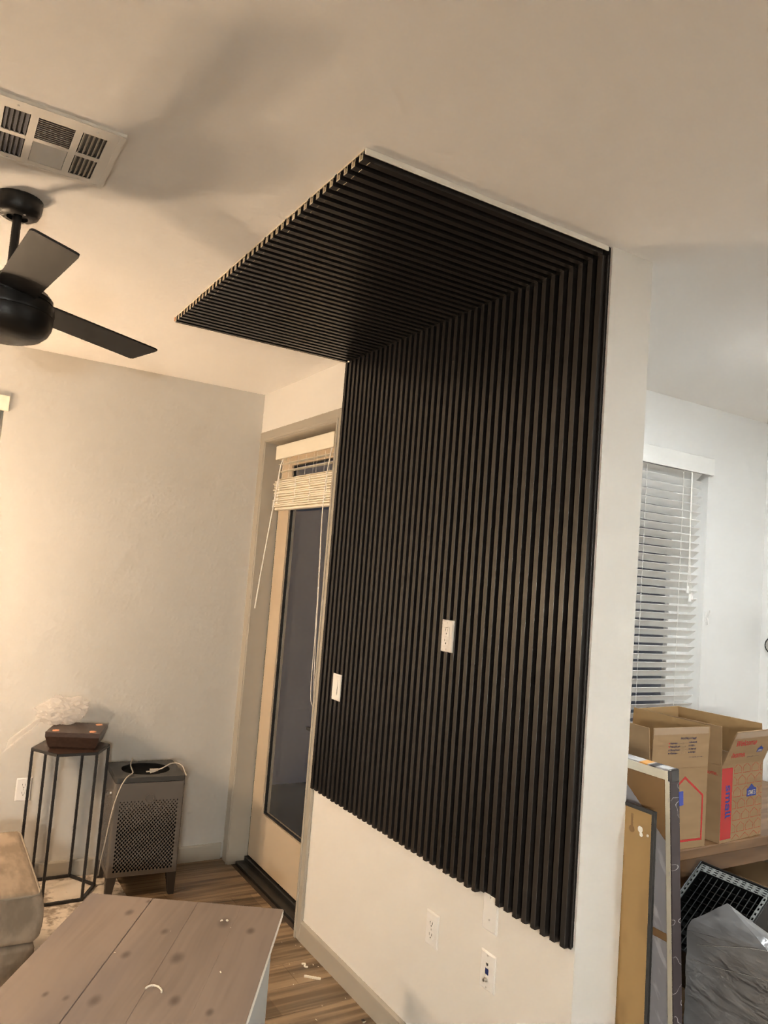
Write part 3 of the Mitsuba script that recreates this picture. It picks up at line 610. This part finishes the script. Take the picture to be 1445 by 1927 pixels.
k = put('plastic_stick', bar((1.379, -.124, .004), (1.426, -.070, .004), .0075), 'chip_white'); tag(k, 'short white plastic stick on the wood floor below the baseboard', 'plastic strip')
k = put('plastic_shaving', tube(spline([(1.285, -.092, .004), (1.298, -.082, .006), (1.305, -.088, .005), (1.318, -.078, .004)], 14), .004, 6), 'chip_white'); tag(k, 'bent white plastic shaving on the floor just above the short stick', 'shaving')
bit(1.682, -.215, 0, .011, 'white plastic chunk on the floor at the bottom edge of the picture', None)
bit(1.767, -.053, 0, .013, 'white plastic chunk with a black face on the floor against the baseboard', None)
put('plastic_chip_007__black_face' if 'plastic_chip_007' in scene else 'plastic_chip__black_face', box(1.758, 1.772, -.064, -.052, .0075, .0105, .001), 'slat_black')
CR = [(1.069, -.092, .004, 'alone on the floor just past the far right corner of the coffee table'), (1.138, -.031, .007, 'closest to the door casing along the baseboard'), (1.307, -.046, .006, 'right of the bent shaving, beside the baseboard'),
    (1.421, -.191, .005, 'left of the short white stick, next to the coffee table'), (1.602, -.152, .004, 'between the short stick and the lowest white chunk'), (1.594, -.043, .005, 'against the baseboard below the short white stick'),
    (1.261, -.139, .003, 'left of the bent shaving, near the coffee table base'), (1.341, -.155, .003, 'left of the upper end of the short white stick'), (1.369, -.063, .003, 'right of the upper end of the short white stick'),
    (1.327, -.033, .004, 'touching the baseboard, lower right of the bent shaving'), (1.12, -.045, .003, 'second closest to the door casing along the baseboard')]
for x, y, s, w in CR: bit(x, y, 0, s, 'white crumb ' + w, 'crumbs on the floor')

# ---------------------------------------------------------------- dining side: table, boxes
N = 'wooden_table'
put(N + '__top', box(XW + .004, 2.425, .62, 2.36, .712, .752, .004), 'bench_wood')
put(N + '__apron', cat(box(XW + .05, 2.36, .70, .72, .62, .712), box(2.335, 2.36, .70, 2.28, .62, .712), box(XW + .05, XW + .07, .70, 2.28, .62, .712)), 'bench_wood')
for x in (XW + .07, 2.33):
    for y in (.70, 2.27): put(N + '__leg', box(x - .035, x + .035, y - .035, y + .035, 0, .712, .004), 'bench_wood')
put(N + '__back_panel', box(XW + .03, XW + .05, .72, 2.25, .12, .70), 'bench_wood')
tag(N, 'brown wooden table under the dining window holding the cardboard boxes', 'table')
put('carton', box(1.95, 2.28, 1.78, 2.10, 0.0, .42, .003), 'cardboard'); tag('carton', 'brown carton on the floor in the dark under the wooden table', 'box')

def carton(key, o, ang, wx, wy, h, flaps):
    """o: the corner at +x, -y (bottom); local x runs back (-X), y along +Y, z up"""
    ca, sa_ = math.cos(ang), math.sin(ang)
    ey = np.array([sa_, ca, 0]); ex = np.array([-ca, sa_, 0]); ez = np.array([0, 0, 1.0]); o = np.array(o)
    def loc(m): return axes(m, o, ex, ey, ez)
    t = .004
    put(key + '__body', loc(cat(box(0, t, 0, wy, 0, h), box(wx - t, wx, 0, wy, 0, h), box(t, wx - t, 0, t, 0, h), box(t, wx - t, wy - t, wy, 0, h), box(t, wx - t, t, wy - t, 0, t))), 'cardboard')
    fh = wy / 2
    out = {}
    for side, a in flaps.items():
        c, s = math.cos(a), math.sin(a)
        if side == 'front': fo, fa, fn, w = (0, 0, h), (0, 1, 0), (-s, 0, c), wy
        if side == 'back': fo, fa, fn, w = (wx, 0, h), (0, 1, 0), (s, 0, c), wy
        if side == 'near': fo, fa, fn, w = (0, 0, h), (1, 0, 0), (0, -s, c), wx
        if side == 'far': fo, fa, fn, w = (0, wy, h), (1, 0, 0), (0, s, c), wx
        fo, fa, fn = map(np.array, (fo, fa, fn)); nn = np.cross(fa, fn)
        m = axes(box(.002, w - .002, 0.001, fh, -.0018, .0018), o + ex * fo[0] + ey * fo[1] + ez * fo[2], ex * fa[0] + ey * fa[1] + ez * fa[2], ex * fn[0] + ey * fn[1] + ez * fn[2], ex * nn[0] + ey * nn[1] + ez * nn[2])
        kk = put(key + '__flap', m, 'cardboard' if side in ('front', 'near') else 'cardboard_in')
        out[side] = (kk, o + ex * fo[0] + ey * fo[1] + ez * fo[2], ex * fa[0] + ey * fa[1] + ez * fa[2], ex * fn[0] + ey * fn[1] + ez * fn[2])
    return o, ex, ey, ez, out
def decal(key, poly_or_mesh, o, ex, ey, m, lift=.0003, th=.0003):
    ex, ey = np.array(ex, float), np.array(ey, float); n = np.cross(ex, ey)
    me = extr(poly_or_mesh, th) if hasattr(poly_or_mesh, 'geom_type') else poly_or_mesh
    return put(key, axes(me, np.array(o) + n * lift, ex, ey, n), m)
def text(s, h, bold=False, fit=None):
    m = meshkit.text_mesh(s, h, .0003, bold)
    if fit: m.apply_scale([fit / m.bounds[1][0], 1, 1])
    return m
def house(w, h, r=.35):
    """outline with gable and small eaves, lower left at 0,0"""
    return sg.LineString([(0, 0), (0, h * (1 - r)), (w * .5, h), (w, h * (1 - r)), (w, 0), (0, 0)])
ZB = .7525
# left box
k1 = 'moving_box'
o, ex, ey, ez, fl = carton(k1, (2.405, .715, ZB), .055, .40, .308, .302, dict(front=.02, back=.10, near=.10, far=.05))
# the face seen (towards +X): text plane axes: ey to the right, ez up, offset just outside
fo = o - ex * 0.0
decal(k1 + '__house_print', house(.200, .235, .30).buffer(.0042, cap_style=2, join_style=2), o + ey * .085 + ez * .030, ey, ez, 'print_red')
kk, po, pa, pn_ = fl['front']
po = po + np.cross(pa, pn_) * .0022
put(kk + '__tape', axes(box(.004, .300, .128, .153, 0, .0002), po, pa, pn_, np.cross(pa, pn_)), 'tape_clear')
rows_ = [('FRAGILE', None, .135, .108, .0075, .058, True)]
for q, (a, b) in enumerate((('Bedroom', 'Basement'), ('Family Room', 'Attic'), ('Dining Room', 'Laundry'), ('Kitchen', 'Garage'))):
    decal(kk + '__print', text(a, .0062, True, .012 + .0036 * len(a)), po + pa * .092 + pn_ * (.092 - q * .0125), pa, pn_, 'print_navy')
    decal(kk + '__print', text('Dormitorio' if q == 0 else 'Sala familiar' if q == 1 else 'Comedor' if q == 2 else 'Cocina', .0055, False, .040), po + pa * (.106 + .0036 * len(a)) + pn_ * (.092 - q * .0125), pa, pn_, 'tape_clear')
    decal(kk + '__print', text(b, .0062, True, .012 + .0030 * len(b)), po + pa * .200 + pn_ * (.094 - q * .0125), pa, pn_, 'print_navy')
    decal(kk + '__check_box', rect(0, 0, .0045, .0055), po + pa * .084 + pn_ * (.092 - q * .0125), pa, pn_, 'print_red' if q < 2 else 'print_navy')
    decal(kk + '__check_box', rect(0, 0, .0035, .0050), po + pa * .193 + pn_ * (.094 - q * .0125), pa, pn_, 'print_navy')
decal(kk + '__print', text('FRAGILE / Frágil', .0070, True, .085), po + pa * .148 + pn_ * .1085, pa, pn_, 'print_navy')
decal(kk + '__print', rect(0, 0, .075, .0009), po + pa * .198 + pn_ * .040, pa, pn_, 'print_navy')
tag(k1, 'open cardboard moving box with a red house outline, left of the two on the table', 'box')
# right box
k2 = 'moving_box_001'
o, ex, ey, ez, fl = carton(k2, (2.425, 1.108, ZB), -.075, .40, .305, .300, dict(front=.38, back=-.02, near=.05, far=-.10))
decal(k2 + '__red_band', rect(.002, .012, .078, .288), o, ey, ez, 'print_red')
tm = text('small', .036, True, .132)
decal(k2 + '__band_print', tm, o + ey * .033 + ez * .224, -ez, ey, 'print_blue', .0007)
decal(k2 + '__band_print', rect(0, 0, .135, .0012), o + ey * .026 + ez * .226, -ez, ey, 'print_brick', .0007)
pat = []
for r in range(7):
    for c in range(-1, 4):
        x = .088 + c * .066 + (.033 if r % 2 else 0); z = .262 - r * .046
        hs_ = sa.translate(house(.054, .037, .42), x, z).buffer(.0011, cap_style=2, join_style=2).intersection(sg.box(.086, .004, .300, .297))
        if r == 3 and c == 2 or r == 2 and c == 2: hs_ = hs_.difference(sg.box(.176, .150, .262, .236))
        if not hs_.is_empty: pat.append(hs_)
for g in pat:
    g = sg.MultiPolygon([q for q in getattr(g, 'geoms', [g]) if q.geom_type == 'Polygon'])
    if len(g.geoms): decal(k2 + '__house_print', g, o, ey, ez, 'print_brick')
def sign(w):
    return sg.Polygon([(0, 0), (w, 0), (w, w * .46), (w * .86, w * .46), (w * .5, w * .70), (w * .14, w * .46), (0, w * .46)])
k3 = decal(k2 + '__logo', sign(.070), o + ey * .186 + ez * .163, ey, ez, 'print_blue', .0006)
decal(k3 + '__lettering', text("LOWE'S", .016, True, .056), o + ey * .193 + ez * .170, ey, ez, 'print_white', .001)
# near side (faces -Y)
decal(k2 + '__side_print', text('home.', .014, True, .050), o + ex * .068 + ez * .258, -ex, ez, 'print_red', .0005)
kk, po, pa, pn_ = fl['front']
nf = np.cross(pa, pn_); po = po + nf * .0022
decal(kk + '__print', text('Welcome', .024, True, .150), po + pa * .030 + pn_ * .088, pa, pn_, 'print_red')
decal(kk + '__print', text('home.', .024, True, .102), po + pa * .034 + pn_ * .034, pa, pn_, 'print_red')
put(kk + '__tape', axes(box(.004, .296, .122, .150, 0, .0002), po, pa, pn_, nf), 'tape_clear')
k3 = decal(kk + '__logo', sign(.040), po + pa * .212 + pn_ * .050, pa, pn_, 'print_blue')
decal(k3 + '__lettering', text("LOWE'S", .008, True, .030), po + pa * .217 + pn_ * .053, pa, pn_, 'print_white', .0007)
decal(kk + '__print', rect(0, 0, .090, .0008), po + pa * .150 + pn_ * .030, pa, pn_, 'print_navy')
tag(k2, 'open cardboard moving box with a red band and Welcome home flap', 'box')

# ---------------------------------------------------------------- picture frame and canvas behind the partition
Q = 'picture_frame'
def lean(m, pivot_y, ang):
    m = m.copy(); m.apply_transform(trimesh.transformations.rotation_matrix(ang, [1, 0, 0], (0, pivot_y, 0))); return m
fx0, fx1, fz1 = 2.20, 2.868, 1.085; fa_ = math.radians(.8)
put(Q + '__frame', lean(cat(box(fx0, fx0 + .011, .190, .201, .002, fz1, .001), box(fx1 - .011, fx1, .190, .201, .002, fz1, .001), box(fx0 + .011, fx1 - .011, .190, .201, fz1 - .011, fz1, .001), box(fx0 + .011, fx1 - .011, .190, .201, .002, .013, .001)), .206, fa_), 'frame_black')
put(Q + '__backing', lean(box(fx0 + .009, fx1 - .009, .192, .198, .012, fz1 - .009), .206, fa_), 'mdf_back')
labels[Q + '__backing'] = {'label': 'tan board backing'}
kz = [sg.Point(2.818, 1.022).buffer(.009), sg.Point(2.822, 1.008).buffer(.006), sg.Point(2.845, 1.012).buffer(.004)]
put(Q + '__torn_spot', lean(axes(extr(so.unary_union(kz), .0006), (0, .192, 0), (1, 0, 0), (0, 0, 1), (0, -1, 0)), .206, fa_), 'raw_white')
put(Q + '__hanger', lean(axes(extr(so.unary_union([sg.Point(2.787, 1.015).buffer(.010), sg.box(2.783, 1.01, 2.791, 1.058)]), .0005), (0, .192, 0), (1, 0, 0), (0, 0, 1), (0, -1, 0)), .206, fa_), 'card_brown')
tag(Q, 'black picture frame turned around, its tan back leaning behind the wall end', 'picture frame')
Q = 'canvas_print'
cx0, cx1, cz1 = 2.22, 2.872, 1.195; y0 = .335; ca_ = math.radians(5.0)
def cl(m): return lean(m, y0, ca_).apply_translation((0, 0, .006)) 
sw, sd = .022, .036
put(Q + '__stretcher', cl(cat(box(cx0, cx0 + sw, y0, y0 + .004, 0, cz1, .001), box(cx1 - sw, cx1 - .003, y0, y0 + .004, 0, cz1 - .004, .001), box(cx0, cx1 - .003, y0, y0 + .004, cz1 - .030, cz1 - .003, .001))), 'stretcher')
put(Q + '__lining', cl(box(cx0 + .01, cx1 - .012, y0 + .006, y0 + .010, .01, cz1 - .01)), 'grey_lining')
tri = sg.Polygon([(2.640, cz1 - .028), (cx1 - sw, cz1 - .028), (cx1 - sw, .985), (2.690, 1.130)])
put(Q + '__corner_protector', cl(axes(extr(tri, .002), (0, y0 + .006, 0), (1, 0, 0), (0, 0, 1), (0, -1, 0))), 'card_brown')
put(Q + '__card_strip', cl(box(2.55, cx1 - sw, y0 + .003, y0 + .006, .700, .722)), 'card_brown')
put(Q + '__canvas_edge', cl(cat(box(cx1 - .004, cx1, y0 - .0005, y0 + sd, 0, cz1 - .001), box(cx0, cx1, y0 + sd - .003, y0 + sd, 0, cz1 - .001))), 'canvas_dark')
put(Q + '__canvas_top', cl(box(cx0, cx1 - .006, y0 + .0005, y0 + sd, cz1 - .003, cz1 + .001)), 'canvas_top')
put(Q + '__corner_film', cl(box(cx1 - .012, cx1 + .001, y0 - .001, y0 + sd + .001, cz1 - .035, cz1 + .002, .003)), 'film_dark_glints')
put(Q + '__blue_tape', cl(box(cx1 - .001, cx1 + .0012, y0 + sd - .002, y0 + sd + .016, cz1 - .105, cz1 - .065)), 'tape_blue')
for z in (cz1 - .09, cz1 - .30, cz1 - .52): put(Q + '__staple', cl(box(cx1 - .010, cx1 - .008, y0 - .001, y0, z, z + .011)), 'metal_screw')
tag(Q, 'canvas print seen from behind with cream stretcher and dark wrapped edge', 'canvas')

# ---------------------------------------------------------------- crate and wrapped slab
CREASE_A = [(2.871, 0.384, 0.688), (2.954, 0.384, 0.719), (3.035, 0.384, 0.749), (3.089, 0.384, 0.765)]
CREASE_B = [(2.857, 0.384, 0.64), (2.943, 0.384, 0.655), (3.022, 0.384, 0.674), (3.091, 0.384, 0.69)]
R_ = 'plastic_crate'
co = np.array([2.404, 1.03, .690]); cxv = np.array([1, .0, 0.0]); cdv = np.array([0, -.78, -.626]); cnv = np.cross(cxv, cdv); cnv = -cnv if cnv[1] > 0 and cnv[2] < 0 else cnv
CW, CH, CD = .305, .36, .27
def cr_(m): return axes(m, co, cxv, cdv, cnv)       # local x right, y down the face, z towards the viewer (0 = face, negative = inside)
# rims with slots
def rim_poly(x0, y0, x1, y1, nx, ny):
    p = rect(x0, y0, x1, y1); hs = []
    for i in range(nx):
        for j in range(ny):
            w, h = (x1 - x0) / nx, (y1 - y0) / ny
            hs.append(rect(x0 + i * w + w * .2, y0 + j * h + h * .25, x0 + (i + 1) * w - w * .2, y0 + (j + 1) * h - h * .25))
    return p.difference(so.unary_union(hs))
put(R_ + '__top_rim', cr_(extr(rim_poly(.012, .012, CW - .012, .040, 10, 3), .004)), 'crate_rim_lit')
put(R_ + '__side_rim', cr_(extr(rim_poly(.008, .040, .022, CH - .02, 1, 14), .004)), 'crate_rim_lit')
put(R_ + '__side_rim', cr_(extr(rim_poly(CW - .022, .040, CW - .008, CH - .02, 1, 14), .004)), 'crate_rim_lit')
put(R_ + '__wall', cr_(box(.0, .006, 0.0, CH, -CD, .004, .002)), 'crate_black')
put(R_ + '__wall', cr_(box(CW - .006, CW, 0.0, CH, -CD, .004, .002)), 'crate_black')
put(R_ + '__wall', cr_(box(.006, CW - .006, 0, .008, -CD, .004, .002)), 'crate_black')
put(R_ + '__wall', cr_(box(.006, CW - .006, CH - .008, CH, -CD, .004, .002)), 'crate_black')
put(R_ + '__floor', cr_(box(.006, CW - .006, .008, CH - .008, -.20, -.196)), 'crate_black')
for i in range(1, 11): put(R_ + '__grid_bar', cr_(box(.022 + i * .0237 - .0008, .022 + i * .0237 + .0008, .040, CH - .01, -.012, -.009)), 'crate_bar_lit')
for j in range(1, 11): put(R_ + '__grid_bar', cr_(box(.022, CW - .022, .040 + j * .0285 - .001, .040 + j * .0285 + .001, -.034, -.012)), 'crate_black')
tag(R_, 'black plastic grid crate tilted on its side under the wooden table', 'crate')
k = put('blue_ball', trimesh.creation.icosphere(subdivisions=2, radius=.010).apply_translation(co + cxv * .262 + cdv * .160 + cnv * -.020), 'toy_blue', True); tag(k, 'small blue ball caught inside the black crate', 'ball')
pts = np.array([(2.832, .395, .0), (2.834, .385, .715), (2.84, .40, .745), (2.915, .455, .812), (3.08, .40, .757), (3.30, .40, .70), (3.42, .40, .66), (3.42, .40, 0), (2.832, .60, 0), (2.87, .58, .72), (3.42, .60, .60), (3.42, .60, 0)])
m = trimesh.convex.convex_hull(pts).subdivide_to_size(.012)
v = m.vertices.copy(); nrm = m.vertex_normals
d = (meshkit.fbm(v * np.array([9, 9, 26]), 4, 3) - .5) * .012
v = v + nrm * d[:, None]; v[:, 2] = np.maximum(v[:, 2], 0.001); m.vertices = v
put('wrapped_panel', m, 'wrap_film', 40); tag('wrapped_panel', 'grey slab wrapped in crinkled shiny plastic film at the lower right', 'wrapped panel')
for cp in (CREASE_A, CREASE_B):
    put('wrapped_panel__crease', tube(spline(cp, 24), .0009, 6), 'wrap_crease_glint', True)
dm = cat(axes(lathe([(0, 0), (.042, 0), (.046, .004), (.046, .010), (.040, .012), (.040, .009), (0, .009)], n=36), (1.812, 2.398, 1.480), (1, 0, 0), (0, 0, 1), (0, -1, 0)))
put('hanging_disc__rim', dm, 'frame_black'); put('hanging_disc__face', axes(lathe([(0, 0), (.039, 0), (.039, .0012), (0, .0012)], n=36), (1.812, 2.388, 1.480), (1, 0, 0), (0, 0, 1), (0, -1, 0)), 'grey_disc')
put('hanging_disc__strap', box(1.786, 1.836, 2.389, 2.397, 1.522, 1.62, .002), 'frame_black')
tag('hanging_disc', 'small grey disc with black rim hanging on the far dining wall at the right edge', 'wall mirror')

# ---------------------------------------------------------------- lamps, all out of view
def area(c): return {'type': 'area', 'radiance': rgb(*c)}
lx, ly = .68, -2.26
put('unseen_floor_lamp__base', lathe([(0, .0), (.13, .0), (.13, .016), (.02, .024), (0, .024)], (lx, ly, 0.008), 40), 'lamp_metal', 40)
put('unseen_floor_lamp__pole', lathe([(0, .02), (.010, .02), (.010, 1.42), (0, 1.42)], (lx, ly, 0), 20), 'lamp_metal', 40)
for p, c in LAMP_BULBS:
    put('unseen_floor_lamp__arm', tube(spline([(lx, ly, 1.40), ((lx + p[0]) / 2, (ly + p[1]) / 2, 1.415), (p[0], p[1], 1.44), (p[0], p[1], p[2] - LAMP_R + .004)], 20), .007, 8), 'lamp_metal', True)
    put('unseen_floor_lamp__globe', trimesh.creation.icosphere(subdivisions=3, radius=LAMP_R).apply_translation(p), 'plate_white', emitter=area(c))
tag('unseen_floor_lamp', 'unseen lamp with two warm globes out of view, lighting the room and casting the fan shadow', 'lamp')
def unseen_ceiling_light(x, y, rad, lab, r=.075, drop=.016):
    i = 0; key = 'unseen_ceiling_light'
    while key + '__trim' in scene: i += 1; key = f'unseen_ceiling_light_{i:03d}'
    put(key + '__trim', lathe([(r + .0005, -.012), (r + .020, -.009), (r + .024, 0), (r + .0005, 0)], (x, y, H), 40), 'white_trim', 40)
    dome = lathe([(0, -drop), (r * .5, -drop * .9), (r * .85, -drop * .62), (r, -.010), (0, -.010)], (x, y, H), 32)
    put(key + '__lens', dome, 'plate_white', emitter=area(rad))
    tag(key, lab, 'ceiling light')
unseen_ceiling_light(*DINING_LIGHT, DINING_RAD, 'ceiling light out of view past the right edge, lighting the dining area', .085, .035)
for (x, y), c, n in zip(UNSEEN_LIGHTS, UNSEEN_RAD, ('nearest the dining side', 'in the middle of the room')):
    unseen_ceiling_light(x, y, c, 'unseen ceiling light, placed to light the partition end and room, ' + n)
px, py, pz = FILL_LAMP
put('added_fill_lamp__bowl', lathe([(0, -FILL_LAMP_R)] + [(FILL_LAMP_R * math.sin(q), -FILL_LAMP_R * math.cos(q)) for q in np.linspace(.15, math.pi / 2, 14)] + [(0, .0)], FILL_LAMP, 40), 'plate_white', emitter=area(FILL_LAMP_RAD))
put('added_fill_lamp__shade', lathe([(0, .10), (.05, .10), (.34, .012), (.34, .004), (.05, .088), (0, .088)], FILL_LAMP, 48), 'black_metal', 40)  # shade added to keep the fill light off the ceiling
put('added_fill_lamp__cord', tube([(px, py, pz + .09), (px, py, H - .02)], .004, 8), 'black_metal')
put('added_fill_lamp__canopy', lathe([(0, -.022), (.05, -.020), (.06, 0), (0, 0)], (px, py, H), 32), 'white_trim', 40)
tag('added_fill_lamp', 'added fill lamp under a black shade behind the viewer, brightening the shaded walls', 'pendant lamp')
